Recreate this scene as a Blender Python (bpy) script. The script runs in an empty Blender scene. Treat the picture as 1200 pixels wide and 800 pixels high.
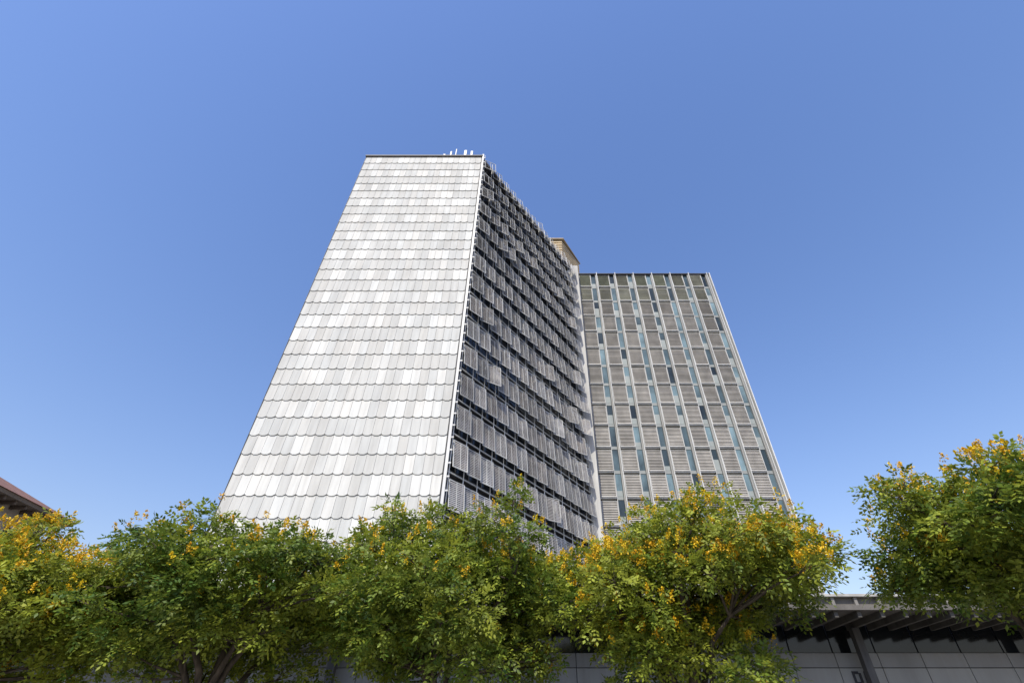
import bpy, math, random
import numpy as np
from mathutils import Vector
R = math.radians
rng = random.Random(7)

# ------------------------------------------------------------------ helpers
def V(*a): return np.array(a, dtype=float)
EX, EY, EZ = V(1,0,0), V(0,1,0), V(0,0,1)

class MB:
    def __init__(s): s.v=[]; s.f=[]; s.c=[]; s.m=[]
    def poly(s, pts, col=(1,1,1), m=0):
        i=len(s.v); s.v += [tuple(p) for p in pts]; s.f.append(tuple(range(i,i+len(pts)))); s.c.append(col); s.m.append(m)
    def box(s, o, a, b, c, col=(1,1,1), m=0):
        """o corner, a,b,c edge vectors (right handed)"""
        i=len(s.v)
        for k in range(8):
            s.v.append(tuple(o + (a if k&1 else 0*a) + (b if k&2 else 0*b) + (c if k&4 else 0*c)))
        for f in ((0,2,3,1),(4,5,7,6),(0,1,5,4),(2,6,7,3),(0,4,6,2),(1,3,7,5)):
            s.f.append(tuple(i+q for q in f)); s.c.append(col); s.m.append(m)
    def prism(s, pts, ext, col=(1,1,1), m=0):
        n=len(pts); i=len(s.v)
        s.v += [tuple(p) for p in pts] + [tuple(p+ext) for p in pts]
        s.f.append(tuple(reversed(range(i,i+n)))); s.f.append(tuple(range(i+n,i+2*n)))
        s.c += [col]*2; s.m += [m]*2
        for k in range(n):
            k2=(k+1)%n
            s.f.append((i+k,i+k2,i+n+k2,i+n+k)); s.c.append(col); s.m.append(m)
    def tube(s, pts, rad, n=7, col=(1,1,1), m=0):
        i=len(s.v); P=[np.array(p,float) for p in pts]
        for k,p in enumerate(P):
            d = P[min(k+1,len(P)-1)]-P[max(k-1,0)]; d/=np.linalg.norm(d)+1e-9
            x = np.cross(d, V(0.3,0.9,0.1)); x/=np.linalg.norm(x)+1e-9; y=np.cross(d,x)
            for q in range(n):
                t=2*math.pi*q/n
                s.v.append(tuple(p+rad[k]*(math.cos(t)*x+math.sin(t)*y)))
        for k in range(len(P)-1):
            for q in range(n):
                q2=(q+1)%n
                s.f.append((i+k*n+q,i+k*n+q2,i+(k+1)*n+q2,i+(k+1)*n+q)); s.c.append(col); s.m.append(m)
        s.f.append(tuple(i+(len(P)-1)*n+q for q in range(n))); s.c.append(col); s.m.append(m)
    def obj(s, name, mats, parent=None, smooth=False):
        me=bpy.data.meshes.new(name); me.from_pydata(s.v,[],s.f)
        for mt in mats: me.materials.append(mt)
        me.polygons.foreach_set("material_index", s.m)
        at=me.color_attributes.new("Col","FLOAT_COLOR","CORNER")
        tot=np.array([len(f) for f in s.f]); c=np.ones((len(s.f),4)); c[:,:3]=np.array(s.c,float)
        at.data.foreach_set("color", np.repeat(c,tot,axis=0).ravel())
        if smooth: me.polygons.foreach_set("use_smooth",[True]*len(s.f))
        me.update()
        o=bpy.data.objects.new(name,me); bpy.context.scene.collection.objects.link(o)
        if parent: o.parent=parent
        return o

def empty(name):
    e=bpy.data.objects.new(name,None); bpy.context.scene.collection.objects.link(e); return e

def mat(name, col=(0.5,0.5,0.5), rough=0.7, metal=0.0, var=0.12, scale=1.0, stretch=(1,1,1), spec=0.5, bump=0.0, attr=True, grime=0.0):
    m=bpy.data.materials.new(name); m.use_nodes=True; N=m.node_tree.nodes; L=m.node_tree.links
    b=N["Principled BSDF"]; b.inputs["Roughness"].default_value=rough; b.inputs["Metallic"].default_value=metal
    b.inputs["Specular IOR Level"].default_value=spec
    tc=N.new("ShaderNodeTexCoord"); mp=N.new("ShaderNodeMapping"); mp.inputs["Scale"].default_value=stretch
    L.new(tc.outputs["Object"],mp.inputs[0])
    nz=N.new("ShaderNodeTexNoise"); nz.inputs["Scale"].default_value=scale; nz.inputs["Detail"].default_value=6
    L.new(mp.outputs[0],nz.inputs[0])
    mr=N.new("ShaderNodeMapRange"); mr.inputs[1].default_value=0.3; mr.inputs[2].default_value=0.7
    L.new(nz.outputs[0],mr.inputs[0])
    mx=N.new("ShaderNodeMix"); mx.data_type='RGBA'
    mx.inputs[6].default_value=(*[x*(1-2*var) for x in col],1); mx.inputs[7].default_value=(*[x*(1+var) for x in col],1)
    L.new(mr.outputs[0],mx.inputs[0])
    out=mx.outputs[2]
    if attr:
        a=N.new("ShaderNodeAttribute"); a.attribute_name="Col"
        mm=N.new("ShaderNodeMix"); mm.data_type='RGBA'; mm.blend_type='MULTIPLY'; mm.inputs[0].default_value=1
        L.new(out,mm.inputs[6]); L.new(a.outputs["Color"],mm.inputs[7]); out=mm.outputs[2]
    if grime>0:
        mp2=N.new("ShaderNodeMapping"); mp2.inputs["Scale"].default_value=(1,1,0.07); L.new(tc.outputs["Object"],mp2.inputs[0])
        n2=N.new("ShaderNodeTexNoise"); n2.inputs["Scale"].default_value=3.5; n2.inputs["Detail"].default_value=8; L.new(mp2.outputs[0],n2.inputs[0])
        r2=N.new("ShaderNodeMapRange"); r2.inputs[1].default_value=0.42; r2.inputs[2].default_value=0.75; r2.inputs[3].default_value=0; r2.inputs[4].default_value=grime
        L.new(n2.outputs[0],r2.inputs[0])
        g=N.new("ShaderNodeMix"); g.data_type='RGBA'; g.inputs[7].default_value=(0.22,0.20,0.17,1)
        L.new(r2.outputs[0],g.inputs[0]); L.new(out,g.inputs[6]); out=g.outputs[2]
    L.new(out,b.inputs["Base Color"])
    if bump>0:
        bp=N.new("ShaderNodeBump"); bp.inputs["Strength"].default_value=bump; bp.inputs["Distance"].default_value=0.05
        L.new(nz.outputs[0],bp.inputs["Height"]); L.new(bp.outputs[0],b.inputs["Normal"])
    return m

def leafmat(name, tr=0.3):
    m=bpy.data.materials.new(name); m.use_nodes=True; N=m.node_tree.nodes; L=m.node_tree.links
    b=N["Principled BSDF"]; b.inputs["Roughness"].default_value=0.5; b.inputs["Specular IOR Level"].default_value=0.35
    a=N.new("ShaderNodeAttribute"); a.attribute_name="Col"
    L.new(a.outputs["Color"],b.inputs["Base Color"])
    t=N.new("ShaderNodeBsdfTranslucent")
    hs=N.new("ShaderNodeHueSaturation"); hs.inputs["Value"].default_value=1.5; hs.inputs["Hue"].default_value=0.49
    L.new(a.outputs["Color"],hs.inputs["Color"]); L.new(hs.outputs[0],t.inputs[0])
    ms=N.new("ShaderNodeMixShader"); ms.inputs[0].default_value=tr
    L.new(b.outputs[0],ms.inputs[1]); L.new(t.outputs[0],ms.inputs[2])
    L.new(ms.outputs[0],N["Material Output"].inputs[0])
    return m

M_shingle=mat("shingle_metal",(0.71,0.71,0.675),0.75,0.0,0.055,0.8,(1,1,0.35),0.15,grime=0.22)
M_white=mat("painted_white_metal",(0.70,0.70,0.67),0.5,0.0,0.08,0.8,(1,1,0.3))
M_conc=mat("concrete",(0.42,0.41,0.39),0.85,0,0.15,1.5,(1,1,0.5),0.3,0.1,grime=0.3)
M_concw=mat("pale_render",(0.60,0.59,0.55),0.85,0,0.08,0.6,(1,1,0.25),0.3,grime=0.3)
M_dark=mat("dark_metal",(0.05,0.05,0.055),0.6,0,0.15,1)
M_louv=mat("louvre_metal",(0.48,0.46,0.42),0.6,0,0.14,0.9,(1,1,0.6))
M_slat2=mat("screen_metal",(0.56,0.535,0.50),0.5,0.0,0.16,0.8)
M_glass=mat("window_glass",(0.03,0.035,0.04),0.08,0,0.25,0.35,spec=0.4)
M_glassb=mat("blue_glass",(0.13,0.19,0.21),0.15,0,0.35,0.5,(1,1,0.6),spec=0.4)
M_tan=mat("tan_louvre",(0.50,0.41,0.27),0.7,0,0.1,1)
M_bark=mat("bark",(0.10,0.08,0.06),0.9,0,0.3,6,(1,1,0.4),0.2,0.5)
M_leaf=leafmat("leaf",0.30)
M_flower=leafmat("flower",0.2)
M_asph=mat("asphalt",(0.055,0.055,0.055),0.9,0,0.15,3,attr=False,bump=0.2)
M_pave=mat("paving",(0.27,0.26,0.24),0.85,0,0.12,2,attr=False)
M_paint=mat("road_paint",(0.75,0.75,0.73),0.7,0,0.08,4,attr=False)
M_ground=mat("earth",(0.16,0.14,0.11),0.95,0,0.2,0.3,attr=False)
M_tile=mat("roof_tile",(0.26,0.13,0.09),0.85,0,0.25,4,attr=True)
M_stucco=mat("stucco",(0.42,0.36,0.30),0.9,0,0.1,1)

# ------------------------------------------------------------------ camera
CAMZ=1.6; PITCH=40.4
cd=bpy.data.cameras.new("camera"); cam=bpy.data.objects.new("camera",cd)
bpy.context.scene.collection.objects.link(cam); bpy.context.scene.camera=cam
cd.sensor_width=36; cd.lens=17.0; cd.shift_x=-0.0167; cd.clip_end=5000; cd.clip_start=0.1
cam.location=(0,0,CAMZ); cam.rotation_euler=(R(90+PITCH),0,0)

# ------------------------------------------------------------------ light
SEL=50; sx,sy=-0.30,-0.955; n=math.hypot(sx,sy); sx/=n; sy/=n
w=bpy.data.worlds.new("World"); bpy.context.scene.world=w; w.use_nodes=True
N=w.node_tree.nodes; L=w.node_tree.links; bg=N["Background"]
sk=N.new("ShaderNodeTexSky"); sk.sky_type='NISHITA'; sk.sun_disc=False
sk.sun_elevation=R(SEL); sk.sun_rotation=math.atan2(sx,sy)%(2*math.pi)
sk.air_density=1.85; sk.dust_density=1.0; sk.ozone_density=3.5; sk.altitude=100
hs=N.new("ShaderNodeHueSaturation"); hs.inputs["Saturation"].default_value=1.14; hs.inputs["Value"].default_value=1.35
mw=N.new("ShaderNodeMix"); mw.data_type='RGBA'; mw.blend_type='MULTIPLY'; mw.inputs[0].default_value=1; mw.inputs[7].default_value=(0.86,0.78,0.96,1)
L.new(sk.outputs[0],hs.inputs["Color"]); L.new(hs.outputs[0],mw.inputs[6]); L.new(mw.outputs[2],bg.inputs[0]); bg.inputs[1].default_value=0.145
sd=bpy.data.lights.new("sun","SUN"); sd.energy=4.3; sd.angle=R(0.5); sd.color=(1,0.94,0.82)
so=bpy.data.objects.new("sun",sd); bpy.context.scene.collection.objects.link(so)
S=Vector((sx*math.cos(R(SEL)),sy*math.cos(R(SEL)),math.sin(R(SEL))))
so.rotation_euler=S.to_track_quat('Z','Y').to_euler(); so.location=(-20,-30,60)
bpy.context.scene.view_settings.view_transform='Standard'

# ------------------------------------------------------------------ ground
def sheet(name,x0,x1,y0,y1,z,m):
    b=MB(); b.poly([V(x0,y0,z),V(x1,y0,z),V(x1,y1,z),V(x0,y1,z)]); return b.obj(name,[m])
sheet("ground",-1500,1500,-1500,1500,0,M_ground)
sheet("road",-300,300,-9,11,0.004,M_asph)
b=MB(); b.box(V(-300,11.15,0.01),V(600,0,0),V(0,16.8,0),V(0,0,0.12)); b.obj("pavement",[M_pave])
b=MB(); b.box(V(-300,-14.0,0.01),V(600,0,0),V(0,4.85,0),V(0,0,0.12)); b.obj("pavement",[M_pave])
b=MB()
x=-300
while x<300:
    b.box(V(x,11.0,0.006),V(0.98,0,0),V(0,0.148,0),V(0,0,0.13)); b.box(V(x,-9.148,0.006),V(0.98,0,0),V(0,0.148,0),V(0,0,0.13)); x+=1.0
b.obj("kerb",[M_conc])
b=MB()
for k in range(-60,60):
    b.poly([V(k*5,1.5,0.008),V(k*5+2.5,1.5,0.008),V(k*5+2.5,1.65,0.008),V(k*5,1.65,0.008)])
b.obj("lane_marking",[M_paint])

# ------------------------------------------------------------------ office tower
T=empty("office_tower")
TOP=58.7+CAMZ; FH=3.1; NF=17
XL,XR,YF=-20.9,-6.12,32.0
th=R(34.2); U=V(math.sin(th),math.cos(th),0); NN=V(math.cos(th),-math.sin(th),0)
P0=V(-5.94,32.0,0)
b=MB()
wallc=(0.6,0.6,0.6)
inset=P0-NN*0.95+U*0.4
endp=inset+U*22.2
foot=[V(XL+0.1,YF+0.15,0.2),V(XR-0.35,YF+0.15,0.2),V(XR-0.35,YF+0.6,0.2),V(inset[0],inset[1]+0.3,0.2),V(endp[0],endp[1],0.2),V(5.5,60,0.2),V(-8,60,0.2)]
b.prism(foot,V(0,0,TOP-0.3-0.2),wallc)
b.prism([V(7.9,53.1,0.2),V(28.2,53.1,0.2),V(28.2,66,0.2),V(7.9,66,0.2)],V(0,0,TOP-0.5),wallc)
b.obj("core_walls",[M_conc],T)

# --- shingle facade
b=MB(); cols=21; RH=FH/2; sw=(XR-XL)/cols
rows=int((TOP-0.35-6.0)/RH)+1
for r in range(rows):
    zt=TOP-0.30-r*RH
    run=0; g0=1
    for c in range(cols):
        x0=XL+c*sw+0.010; x1=x0+sw-0.020
        if r%2==0:
            if run<=0:
                g0 = 0.88 if g0>0.95 else 1.05; run=rng.choice([1,2,2,2,3])
            run-=1; g=g0
        else: g = 0.87 if rng.random()<0.88 else 0.97
        if rng.random()<0.05: g = rng.choice([0.80,1.05])
        g*=rng.uniform(0.97,1.02)
        wm=rng.uniform(0,0.025)
        hh=RH+0.06; ch=0.12; cw=0.28*sw
        yt=YF+0.03; yb=YF-0.025-rng.uniform(0,0.012)
        def P(x,zr): return V(x, yt+(yb-yt)*zr/hh, zt-zr)
        pts=[P(x0,0),P(x1,0),P(x1,hh-ch),P(x1-cw,hh),P(x0+cw,hh),P(x0,hh-ch)]
        b.prism(pts,V(0,0.02,0.0),(g*(0.985+wm),g,g*(1.0-wm)))
b.obj("shingle_cladding",[M_shingle],T)
b=MB()
b.box(V(XL-0.12,YF-0.16,TOP-0.3),V(XR-XL+0.3,0,0),V(0,0.5,0),V(0,0,0.22),(1,1,1))
b.box(V(XL-0.06,YF-0.02,6),V(0.05,0,0),V(0,0.3,0),V(0,0,TOP-6.3),(1,1,1))
b.box(V(XR+0.01,YF+0.05,6),V(0.08,0,0),V(0,0.5,0),V(0,0,TOP-6.3),(1,1,1))
b.obj("coping",[M_dark],T)

# --- side facade with metal screens
gl=MB(); wh=MB(); sc=MB(); dk=MB()
NB=14; SL=22.2; bw=SL/NB
O=P0+U*0.35
def side(u,nn,z): return O+U*u+NN*nn+V(0,0,z)
for f in range(NF+1):
    z0=TOP-FH*(f+1)
    for k in range(NB):
        g=rng.uniform(0.5,1.6)
        gl.box(side(k*bw+0.04,-0.94,z0+0.85),U*(bw-0.08),-NN*0.04,V(0,0,2.0),(g,g,g*1.05))
        g=rng.uniform(0.8,1.0)
        dk.box(side(k*bw+0.02,-0.93,z0+0.02),U*(bw-0.04),-NN*0.06,V(0,0,0.8),(2*g,2*g,2*g))
        wh.box(side(k*bw-0.03,-0.86,z0),U*0.06,-NN*0.08,V(0,0,FH),(0.5,0.5,0.5))
    dk.box(side(0,-0.15,z0+0.0),U*SL,-NN*0.62,V(0,0,0.07),(1.5,1.5,1.5))
    wh.box(side(-0.05,0.0,z0-0.02),U*(SL+0.1),-NN*0.07,V(0,0,0.10),(0.75,0.75,0.75))
    wh.box(side(-0.05,0.0,z0+2.62),U*(SL+0.1),-NN*0.04,V(0,0,0.05),(0.6,0.6,0.6))
    for k in range(NB+1):
        wh.box(side(k*bw-0.03,-0.07,z0+0.0),U*0.05,-NN*0.8,V(0,0,0.10),(0.9,0.9,0.9))
    up=max(0.0,1-f/12.0)
    for k in range(NB):
        a=R(7+9*up+rng.uniform(-1.5,1.5)); t=R(5+2*up+rng.uniform(-1,1))
        if rng.random()<0.06+0.12*up: a=R(rng.uniform(18,30))
        pu=U*math.cos(a)+NN*math.sin(a)
        pn=NN*math.cos(a)-U*math.sin(a)
        pz=V(0,0,1)*math.cos(t)-pn*math.sin(t)
        pw=bw-0.12; ph=2.22
        base=side(k*bw+0.07,0.10,z0+0.34)+pn*math.sin(t)*ph
        g=rng.uniform(0.62,1.12); tint=rng.uniform(-0.01,0.05)
        col=(g*(1+tint),g,g*(1-tint))
        for (du,dz,lu,lz) in ((0,0,pw,0.05),(0,ph-0.05,pw,0.05),(0,0.051,0.05,ph-0.102),(pw-0.05,0.051,0.05,ph-0.102),(pw*0.5-0.02,0.051,0.035,ph-0.102)):
            wh.box(base+pu*du+pz*dz,pu*lu,-pn*0.05,pz*lz,(1.0*g,1.0*g,0.98*g))
        ns=15
        for s in range(ns):
            zz=0.08+s*(ph-0.16)/ns
            sc.box(base+pu*0.055+pz*zz-pn*0.005,pu*(pw-0.11),-pn*0.008,(pz*0.86-pn*0.35)*0.118,col)
for k in range(NB+1):
    wh.tube([side(k*bw,0.03,5.5),side(k*bw,0.03,TOP+0.5)],[0.04,0.04],6,(1.1,1.1,1.1))
dk.box(side(-0.1,-0.13,TOP-0.34),U*(SL+0.2),-NN*1.2,V(0,0,0.30),(1.5,1.5,1.5))
gl.obj("side_windows",[M_glass],T); wh.obj("side_frames",[M_white],T); sc.obj("side_screens",[M_slat2],T); dk.obj("side_spandrels",[M_dark],T)
b=MB()
b.box(V(XR+0.12,YF-0.10,5.5),V(0.20,0,0),V(0,0.16,0),V(0,0,TOP-5.3))
for r in range(int((TOP-6)/1.03)):
    b.box(V(XR+0.325,YF-0.06,TOP-0.7-r*1.03),V(0.20,0,0),V(0,0.08,0),V(0,0,0.12),(0.9,0.9,0.9))
b.obj("corner_post",[M_white],T)

# white stair shaft between wings
b=MB()
b.box(V(6.55,50.9,0.2),V(1.15,0,0),V(0,9.0,0),V(0,0,TOP+0.3))
b.box(V(6.15,51.6,0.2),V(0.395,0,0),V(0,6.0,0),V(0,0,TOP-0.5),(0.75,0.75,0.75))
b.obj("stair_shaft",[M_concw],T)

# --- right wing facade (Y=52.2)
gl=MB(); wh=MB(); sc=MB(); dk=MB()
X0,X1=7.85,28.5; NBR=7; bw=(X1-X0)/NBR; Y=52.2
for f in range(NF+1):
    z0=TOP-FH*(f+1)
    for k in range(NBR):
        xx=X0+k*bw
        dk.box(V(xx+0.05,Y+0.72,z0+0.02),V(bw-0.1,0,0),V(0,0.08,0),V(0,0,0.6),(5,5,5))
        gl.box(V(xx+0.05,Y+0.74,z0+0.64),V(bw-0.95,0,0),V(0,0.06,0),V(0,0,FH-0.66),(2,2,2),1)
        g=rng.choice([1.3,1,0.7,1.5,0.3])*rng.uniform(0.85,1.15)
        gx=xx+bw-0.92
        gl.box(V(gx,Y+0.32,z0+0.40),V(0.68,0,0),V(0,0.05,0),V(0,0,FH-0.45),(g,g,g),0)
        if rng.random()<0.5:
            wh.box(V(gx+0.02,Y+0.30,z0+0.42),V(0.64,0,0),V(0,0.015,0),V(0,0,rng.uniform(0.5,1.4)),(0.45,0.50,0.50))
        wh.box(V(gx,Y+0.29,z0+0.0),V(0.68,0,0),V(0,0.08,0),V(0,0,0.395),(0.42,0.45,0.45))
        wh.box(V(gx-0.07,Y+0.14,z0+0.0),V(0.065,0,0),V(0,0.4,0),V(0,0,FH-0.003),(0.75,0.75,0.74))
        pw=bw-1.16; ph=2.70
        t=R(rng.choice([3,3,3,5,2])); px=V(1,0,0); pz=V(0,math.sin(t),math.cos(t)); pn=V(0,-math.cos(t),math.sin(t))
        base=V(xx+0.14,Y-0.02,z0+0.22)
        g=rng.uniform(0.78,1.14)
        col=(g,g*0.985,g*0.965)
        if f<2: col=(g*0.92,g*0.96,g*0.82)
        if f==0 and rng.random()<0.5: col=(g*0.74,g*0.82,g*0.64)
        if rng.random()<0.015: col=(0.3,0.3,0.3)
        for (dx,dz,lx,lz) in ((0,0,pw,0.09),(0,ph-0.05,pw,0.05),(0,0.091,0.05,ph-0.142),(pw-0.05,0.091,0.05,ph-0.142)):
            wh.box(base+px*dx+pz*dz,px*lx,-pn*0.06,pz*lz,(0.80,0.79,0.77))
        wh.box(base+V(0,0.1,-0.13),V(pw,0,0),V(0,0.6,0),V(0,0,0.10),(0.9,0.9,0.88))
        ns=13
        for s in range(ns):
            zz=0.11+s*(ph-0.17)/ns
            gg=rng.uniform(0.88,1.06)
            sc.box(base+px*0.055+pz*zz,px*(pw-0.11),-pn*0.012,(pz*0.82-pn*0.45)*0.185,(col[0]*gg,col[1]*gg,col[2]*gg))
for k in range(NBR+1):
    xx=X0+k*bw
    wh.box(V(xx-0.06,Y-0.22,5),V(0.10,0,0),V(0,0.95,0),V(0,0,TOP-5+0.12),(0.88,0.88,0.87))
    wh.box(V(xx-0.20,Y+0.1,5),V(0.13,0,0),V(0,0.3,0),V(0,0,TOP-5-0.1),(0.5,0.5,0.5))
wh.box(V(X1+0.35,Y-0.2,5),V(0.12,0,0),V(0,1.2,0),V(0,0,TOP-5+0.1),(1,1,1))
wh.box(V(X1+0.05,Y+0.5,5),V(0.29,0,0),V(0,0.3,0),V(0,0,TOP-5),(0.4,0.4,0.4))
dk.box(V(X0,Y-0.05,TOP-0.02),V(X1-X0+0.5,0,0),V(0,1.5,0),V(0,0,0.12),(1.5,1.5,1.5))
gl.obj("wing_windows",[M_glassb,M_dark],T); wh.obj("wing_frames",[M_white],T); sc.obj("wing_louvres",[M_louv],T); dk.obj("wing_spandrels",[M_dark],T)

# --- penthouse
b=MB()
zp0,zp1=62.6+CAMZ,66.9+CAMZ
A=V(5.5,51.9,0); D=6.0
def slab(bm,z,h,e,col,m):
    p=[A-EX*5.5-EX*e-EY*e, A+EX*e-EY*e*1.0, A+U*D+EX*e+EY*e, A+U*D-EX*5.5-EX*e+EY*e]
    bm.prism([q+V(0,0,z) for q in p],V(0,0,h),col,m)
slab(b,zp0,zp1-zp0,-0.35,(0.3,0.28,0.26),0)
n=7
for i in range(n):
    slab(b,zp0+0.05+i*(zp1-zp0-0.1)/n,0.33,0.0+0.012*i,(1.15,1.12,1.05),0)
slab(b,zp1,0.22,0.35,(0.8,0.76,0.7),0)
slab(b,zp0-0.25,0.2,0.15,(0.8,0.75,0.7),0)
b.obj("penthouse_louvres",[M_tan],T)
b=MB()
b.prism([q+V(0,0,TOP-0.4) for q in (A-EX*4.5+EY*0.5,A-EX*0.35+EY*0.5,A+U*(D-1)-EX*0.3,A+U*(D-1)-EX*4.5)],V(0,0,zp0-0.25-TOP+0.39))
b.obj("penthouse_base",[M_concw],T)
# --- antennas
b=MB()
for x,h,wd in ((-11.25,1.9,0.13),(-10.4,2.6,0.10),(-9.75,3.2,0.05),(-8.5,2.9,0.16),(-7.65,2.7,0.14),(-6.8,1.5,0.10)):
    b.tube([V(x,33.0,TOP-0.5),V(x,33.0,TOP+h+0.2)],[0.05,0.045],6)
    b.box(V(x-wd,32.8,TOP+h*0.35),V(wd*2,0,0),V(0,0.14,0),V(0,0,h*0.65))
b.tube([V(-12.2,33.2,TOP+0.5),V(-6.6,33.2,TOP+0.5)],[0.035,0.035],6)
q=side(16.2,-1.2,0)
b.tube([q+V(0,0,TOP-0.5),q+V(0,0,TOP+3.2)],[0.06,0.04],6); b.box(q+V(-0.6,0,TOP+2.2),V(1.2,0,0),V(0,0.06,0),V(0,0,0.07))
b.obj("roof_antennas",[M_white],T)

# ------------------------------------------------------------------ podium
Pd=empty("podium_building")
b=MB(); PX0,PX1=-31,62
b.box(V(PX0,28.0,7.25),V(PX1-PX0,0,0),V(0,3.9,0),V(0,0,0.22),(0.35,0.33,0.31))  # soffit slab: shade of the dark underside put into its colour
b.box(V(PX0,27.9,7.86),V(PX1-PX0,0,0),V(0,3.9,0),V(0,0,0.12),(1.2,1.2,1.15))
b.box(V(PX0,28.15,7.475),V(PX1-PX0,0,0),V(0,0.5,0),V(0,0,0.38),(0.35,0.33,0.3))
x=PX0
while x<PX1:
    b.box(V(x,28.02,7.475),V(0.16,0,0),V(0,0.125,0),V(0,0,0.38),(0.6,0.58,0.55))
    b.box(V(x,28.2,6.95),V(0.2,0,0),V(0,3.6,0),V(0,0,0.297),(0.25,0.24,0.22)); x+=1.2  # beams under the slab tinted darker to paint in the shade there
b.box(V(PX0,31.9,0.15),V(PX1-PX0,0,0),V(0,0.1,0),V(0,0,0.85),(0.6,0.6,0.6))
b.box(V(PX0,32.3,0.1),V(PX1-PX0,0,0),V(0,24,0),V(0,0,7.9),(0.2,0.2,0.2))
x=PX0+1
while x<PX1:
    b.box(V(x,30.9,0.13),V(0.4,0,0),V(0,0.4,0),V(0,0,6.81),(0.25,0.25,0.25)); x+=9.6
b.obj("concrete_frame",[M_conc],Pd)
b=MB(); g2=MB(); x=PX0
while x<PX1-1:
    g=rng.uniform(0.9,1.05)
    b.box(V(x+0.02,31.80,4.3),V(2.36,0,0),V(0,0.08,0),V(0,0,0.86),(0.62*g,0.62*g,0.60*g))
    b.box(V(x+0.02,31.80,5.20),V(2.36,0,0),V(0,0.08,0),V(0,0,0.66),(0.5*g,0.5*g,0.5*g))
    g2.box(V(x+0.04,31.9,1.02),V(2.32,0,0),V(0,0.06,0),V(0,0,3.2),(0.6,0.6,0.6))
    g2.box(V(x+0.04,31.9,5.9),V(2.32,0,0),V(0,0.06,0),V(0,0,1.3),(0.4,0.4,0.4))
    b.box(V(x-0.03,31.78,1.0),V(0.05,0,0),V(0,0.18,0),V(0,0,3.28),(0.3,0.3,0.3))
    x+=2.4
b.obj("fascia_panels",[M_concw],Pd); g2.obj("shopfront_glass",[M_glass],Pd)
b=MB(); ly=31.74
def stroke(x,z,w_,h_): b.box(V(x,ly,z),V(w_,0,0),V(0,0.05,0),V(0,0,h_))
lx=17.6; lz=4.42
stroke(lx,lz,0.12,0.6); stroke(lx+0.122,lz+0.48,0.22,0.12); stroke(lx+0.122,lz,0.22,0.12); stroke(lx+0.345,lz+0.08,0.12,0.44)
lx=18.25
stroke(lx,lz,0.12,0.6); stroke(lx+0.122,lz+0.48,0.28,0.12); stroke(lx+0.122,lz+0.24,0.22,0.12); stroke(lx+0.122,lz,0.28,0.12)
b.obj("shop_letters",[M_dark],Pd)

# ------------------------------------------------------------------ old building at left
H=empty("apartment_house")
b=MB(); b.box(V(-46,2,0.1),V(13.4,0,0),V(0,31,0),V(0,0,13.35)); b.obj("walls",[M_stucco],H)
b=MB()
b.box(V(-46.5,1.4,13.45),V(15.1,0,0),V(0,32.2,0),V(0,0,0.22),(0.5,0.45,0.42))
for i in range(40):
    b.box(V(-32.55,1.8+i*0.8,13.23),V(1.0,0,0),V(0,0.14,0),V(0,0,0.215),(0.35,0.3,0.28))
b.obj("eaves",[M_stucco],H)
b=MB()
b.prism([V(-46.6,1.3,13.68),V(-31.3,1.3,13.68),V(-39.2,1.3,17.2)],V(0,32.4,0)); b.obj("roof",[M_tile],H)
b=MB(); c=MB()
for i in range(9):
    for j in range(4):
        b.box(V(-32.58,4+i*3.3,1.5+j*3.05),V(0.04,0,0),V(0,1.1,0),V(0,0,1.7))
        c.box(V(-32.58,3.88+i*3.3,1.38+j*3.05),V(0.10,0,0),V(0,1.34,0),V(0,0,0.11)); c.box(V(-32.58,3.88+i*3.3,3.21+j*3.05),V(0.10,0,0),V(0,1.34,0),V(0,0,0.11))
b.obj("windows",[M_glass],H); c.obj("window_surrounds",[M_concw],H)
b=MB(); b.box(V(-37,24,14.3),V(0.9,0,0),V(0,0.9,0),V(0,0,3.0)); b.obj("chimney",[M_tile],H)

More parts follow.
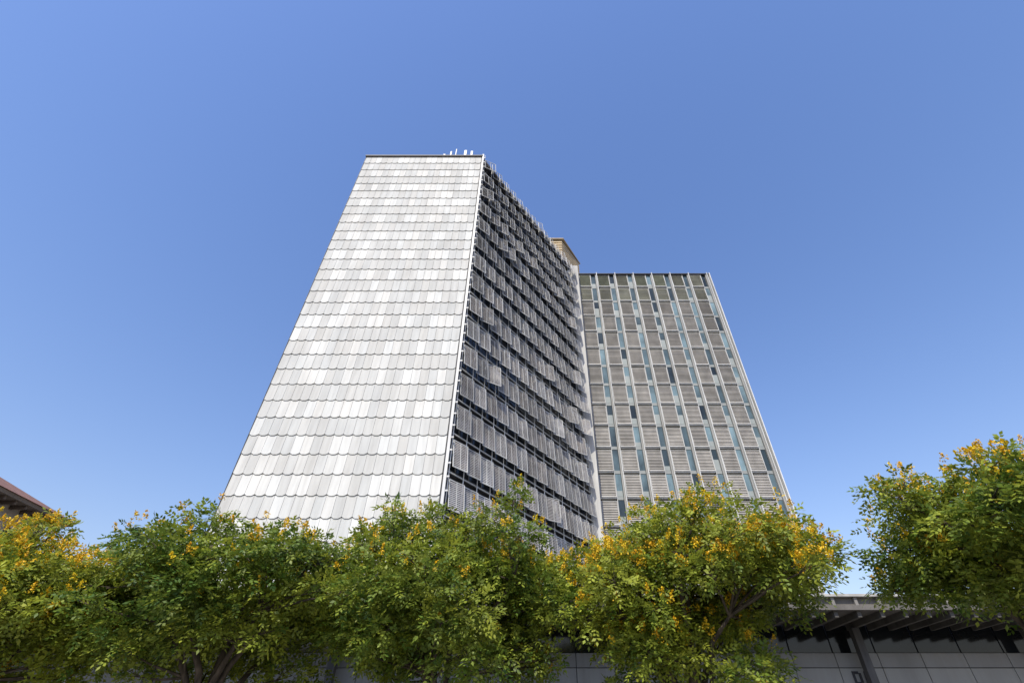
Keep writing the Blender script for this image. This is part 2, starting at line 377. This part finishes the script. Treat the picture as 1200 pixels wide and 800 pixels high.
# ------------------------------------------------------------------ trees
def golden_tree(x,y,h,rx,rz,seed,flow,tint,nclump=70,npin=135,zmin=2.4,low=0.45):
    r=np.random.RandomState(seed); rr=random.Random(seed)
    E=empty("golden_rain_tree")
    base=V(x,y,0.13); zc=h-rz
    C=V(x,y,zc)
    cl=[]; tries=0
    ph=r.uniform(0,6.28,4)
    while len(cl)<nclump and tries<9000:
        tries+=1
        d=r.normal(size=3); d/=np.linalg.norm(d)
        if d[2]<-0.8: continue
        az=math.atan2(d[1],d[0]); dh=math.hypot(d[0],d[1])
        hs=(dh**0.62)/(dh+1e-6)
        if d[2]<0: hs=1.0+0.25*d[2]
        lob=1+0.12*math.sin(2*az+ph[0])+0.09*math.sin(3*az+ph[1])+0.07*math.sin(5*az+ph[2]+3*d[2])
        rad=r.uniform(0.22,1.0)**0.55*r.uniform(0.80,1.06)
        p=C+V(d[0]*rx*hs*lob,d[1]*rx*0.8*hs*lob,d[2]*rz*(1+0.10*math.sin(4*az+ph[3])))*rad
        if p[2]<zmin: continue
        if p[2]<zc-0.3 and r.uniform()<low: continue
        if all(np.linalg.norm((p-q[0])*V(1,1,1.3))>0.88 for q in cl): cl.append((p,r.choice([0.5,0.65,0.8,0.95,1.1])))
    nbig=len(cl)
    for _ in range(26):
        q,cr=cl[r.randint(nbig)]
        d=(q-C)/V(rx,rx,rz); L_=np.linalg.norm(d)
        if L_<0.6: continue
        d=q-C; d/=np.linalg.norm(d)
        cl.append((q+d*cr*0.95+r.normal(size=3)*0.25+V(0,0,0.1),r.uniform(0.25,0.42)))
    tb=MB()
    fork=base+V(rr.uniform(-.2,.2),rr.uniform(-.2,.2),1.9)
    tb.tube([base-V(0,0,0.05),base+V(0.02,0,0.5),base+V(0.05,0.03,1.2),fork],[0.26,0.19,0.165,0.15],9)
    limbs=[]
    for i in range(8):
        a=2*math.pi*i/7+rr.uniform(-.3,.3)
        e=C+V(math.cos(a)*rx*0.5,math.sin(a)*rx*0.45,rz*rr.uniform(-0.3,0.4))
        if i==7: e=C+V(0.2,0.1,rz*0.45)
        m1=fork+(e-fork)*0.33+V(rr.uniform(-.25,.25),rr.uniform(-.25,.25),0.15)
        m2=fork+(e-fork)*0.68+V(rr.uniform(-.3,.3),rr.uniform(-.3,.3),0.25)
        tb.tube([fork-V(0,0,0.1),m1,m2,e],[0.125,0.10,0.075,0.05],7); limbs+= [m1,m2,e,e]
    for p,cr in cl:
        q=min(limbs,key=lambda l:np.linalg.norm(l-p)+ (2 if l[2]>p[2]+0.3 else 0))
        m=(p+q)/2+V(rr.uniform(-.2,.2),rr.uniform(-.2,.2),rr.uniform(-.1,.25))
        tb.tube([q,m,p],[0.048,0.032,0.012],5)
        for _ in range(4):
            d=r.normal(size=3); d/=np.linalg.norm(d); d[2]=abs(d[2])*0.6
            tb.tube([m+(p-m)*rr.uniform(0.2,1.0),p+d*cr*0.8],[0.016,0.006],4)
    tb.obj("trunk_and_limbs",[M_bark],E,True)
    Ps=[];Ds=[];Cs=[]
    for p,cr in cl:
        n=int(npin*(cr/0.8)**2)+8
        d=r.normal(size=(n,3)); d/=np.linalg.norm(d,axis=1)[:,None]
        rad=cr*r.uniform(0.1,1,size=n)**0.5
        lump=1+0.35*np.sin(d[:,0]*5+seed)*np.cos(d[:,1]*6)
        pos=p+d*(rad*lump)[:,None]*V(1.15,1.15,0.62)
        dr=d*V(1,1,0.5)+r.normal(size=(n,3))*0.55; dr[:,2]-=0.05; dr/=np.linalg.norm(dr,axis=1)[:,None]
        yel=np.clip(r.normal(0.40+tint,0.22,size=n)+r.uniform(-.25,.25),0,1)
        g=np.array([0.078,0.150,0.022])[None]*(1-yel[:,None])+np.array([0.33,0.36,0.040])[None]*yel[:,None]
        g=g*r.uniform(0.70,1.25,size=(n,1))*r.uniform(0.85,1.15)
        Ps.append(pos);Ds.append(dr);Cs.append(g)
    P=np.concatenate(Ps);Dv=np.concatenate(Ds);Cc=np.concatenate(Cs); n=len(P)
    up=r.normal(size=(n,3))*0.4+V(0,-0.25,1); side_=np.cross(Dv,up); side_/=np.linalg.norm(side_,axis=1)[:,None]+1e-9
    nrm=np.cross(side_,Dv)
    quads=[];cq=[]
    Lr=r.uniform(0.28,0.46,size=(n,1))
    for j in range(7):
        if j==6: t=1.0; sgn=0
        else: t=0.2+0.30*(j//2); sgn=1 if j%2 else -1
        o=P+Dv*Lr*t - V(0,0,1)*(0.10*t*t)
        if sgn==0: d=Dv
        else: d=Dv*0.5+side_*sgn*0.85
        d=d+r.normal(size=(n,3))*0.18-V(0,0,0.15)
        d/=np.linalg.norm(d,axis=1)[:,None]
        ws=np.cross(d,nrm+r.normal(size=(n,3))*0.25); ws/=np.linalg.norm(ws,axis=1)[:,None]+1e-9
        ll=r.uniform(0.12,0.19,size=(n,1)); lw=ll*0.27
        q=np.stack([o,o+d*ll*0.45+ws*lw,o+d*ll,o+d*ll*0.45-ws*lw],axis=1)
        quads.append(q); cq.append(Cc*r.uniform(0.85,1.15,size=(n,1)))
    Q=np.concatenate(quads); CQ=np.concatenate(cq)
    def meshq(name,Q,CQ,m):
        nq=len(Q); me=bpy.data.meshes.new(name)
        me.vertices.add(nq*4); me.vertices.foreach_set("co",Q.reshape(-1))
        me.loops.add(nq*4); me.loops.foreach_set("vertex_index",np.arange(nq*4,dtype=np.int32))
        me.polygons.add(nq); me.polygons.foreach_set("loop_start",np.arange(0,nq*4,4,dtype=np.int32))
        at=me.color_attributes.new("Col","FLOAT_COLOR","POINT")
        c=np.ones((nq,4)); c[:,:3]=CQ; at.data.foreach_set("color",np.repeat(c,4,axis=0).ravel())
        me.materials.append(m); me.update(calc_edges=True)
        o=bpy.data.objects.new(name,me); bpy.context.scene.collection.objects.link(o); o.parent=E
    meshq("foliage",Q,CQ,M_leaf)
    F=[];FC=[]
    for p,cr in cl:
        k=r.poisson(flow*min(1,cr*1.3)*(1.3 if p[2]>C[2]-0.5 else 0.5)*r.choice([0.4,1.0,1.6]))
        for _ in range(k):
            d=r.normal(size=3); d[2]=abs(d[2])*0.9+0.1; d/=np.linalg.norm(d)
            if r.uniform()<0.6: d[1]=-abs(d[1])
            o=p+d*cr*V(1.12,1.12,0.85)*r.uniform(0.95,1.22)
            ax=d*0.6+V(0,0,0.8)+r.normal(size=3)*0.2; ax/=np.linalg.norm(ax); Ln=r.uniform(0.18,0.38)
            m=40; t=r.uniform(0,1,size=(m,1)); off=r.normal(size=(m,3))*0.07*(1.15-t)
            c=o+ax*Ln*t+off
            a=r.normal(size=(m,3)); a/=np.linalg.norm(a,axis=1)[:,None]; b2=np.cross(a,r.normal(size=(m,3))); b2/=np.linalg.norm(b2,axis=1)[:,None]
            s=0.029
            F.append(np.stack([c-a*s,c-b2*s,c+a*s,c+b2*s],axis=1))
            hue=r.uniform(0,1)
            FC.append(np.tile(V(0.78,0.47+0.12*hue,0.02),(m,1))*r.uniform(0.65,1.15,size=(m,1)))
    if F: meshq("flowers",np.concatenate(F),np.concatenate(FC),M_flower)
    return E

golden_tree(-18.7,19.0,7.7,5.0,2.6,31,11.0,0.30,72)
golden_tree(-10.4,19.0,8.3,5.2,2.8,22,1.5,0.05,72)
golden_tree(-2.6,19.3,8.4,5.0,2.8,13,2.4,0.08,70)
golden_tree(5.2,18.6,8.4,4.3,2.9,14,12.0,0.18,68)
golden_tree(14.7,15.2,8.1,4.7,1.9,15,6.0,0.04,60,zmin=4.8,low=0.2)
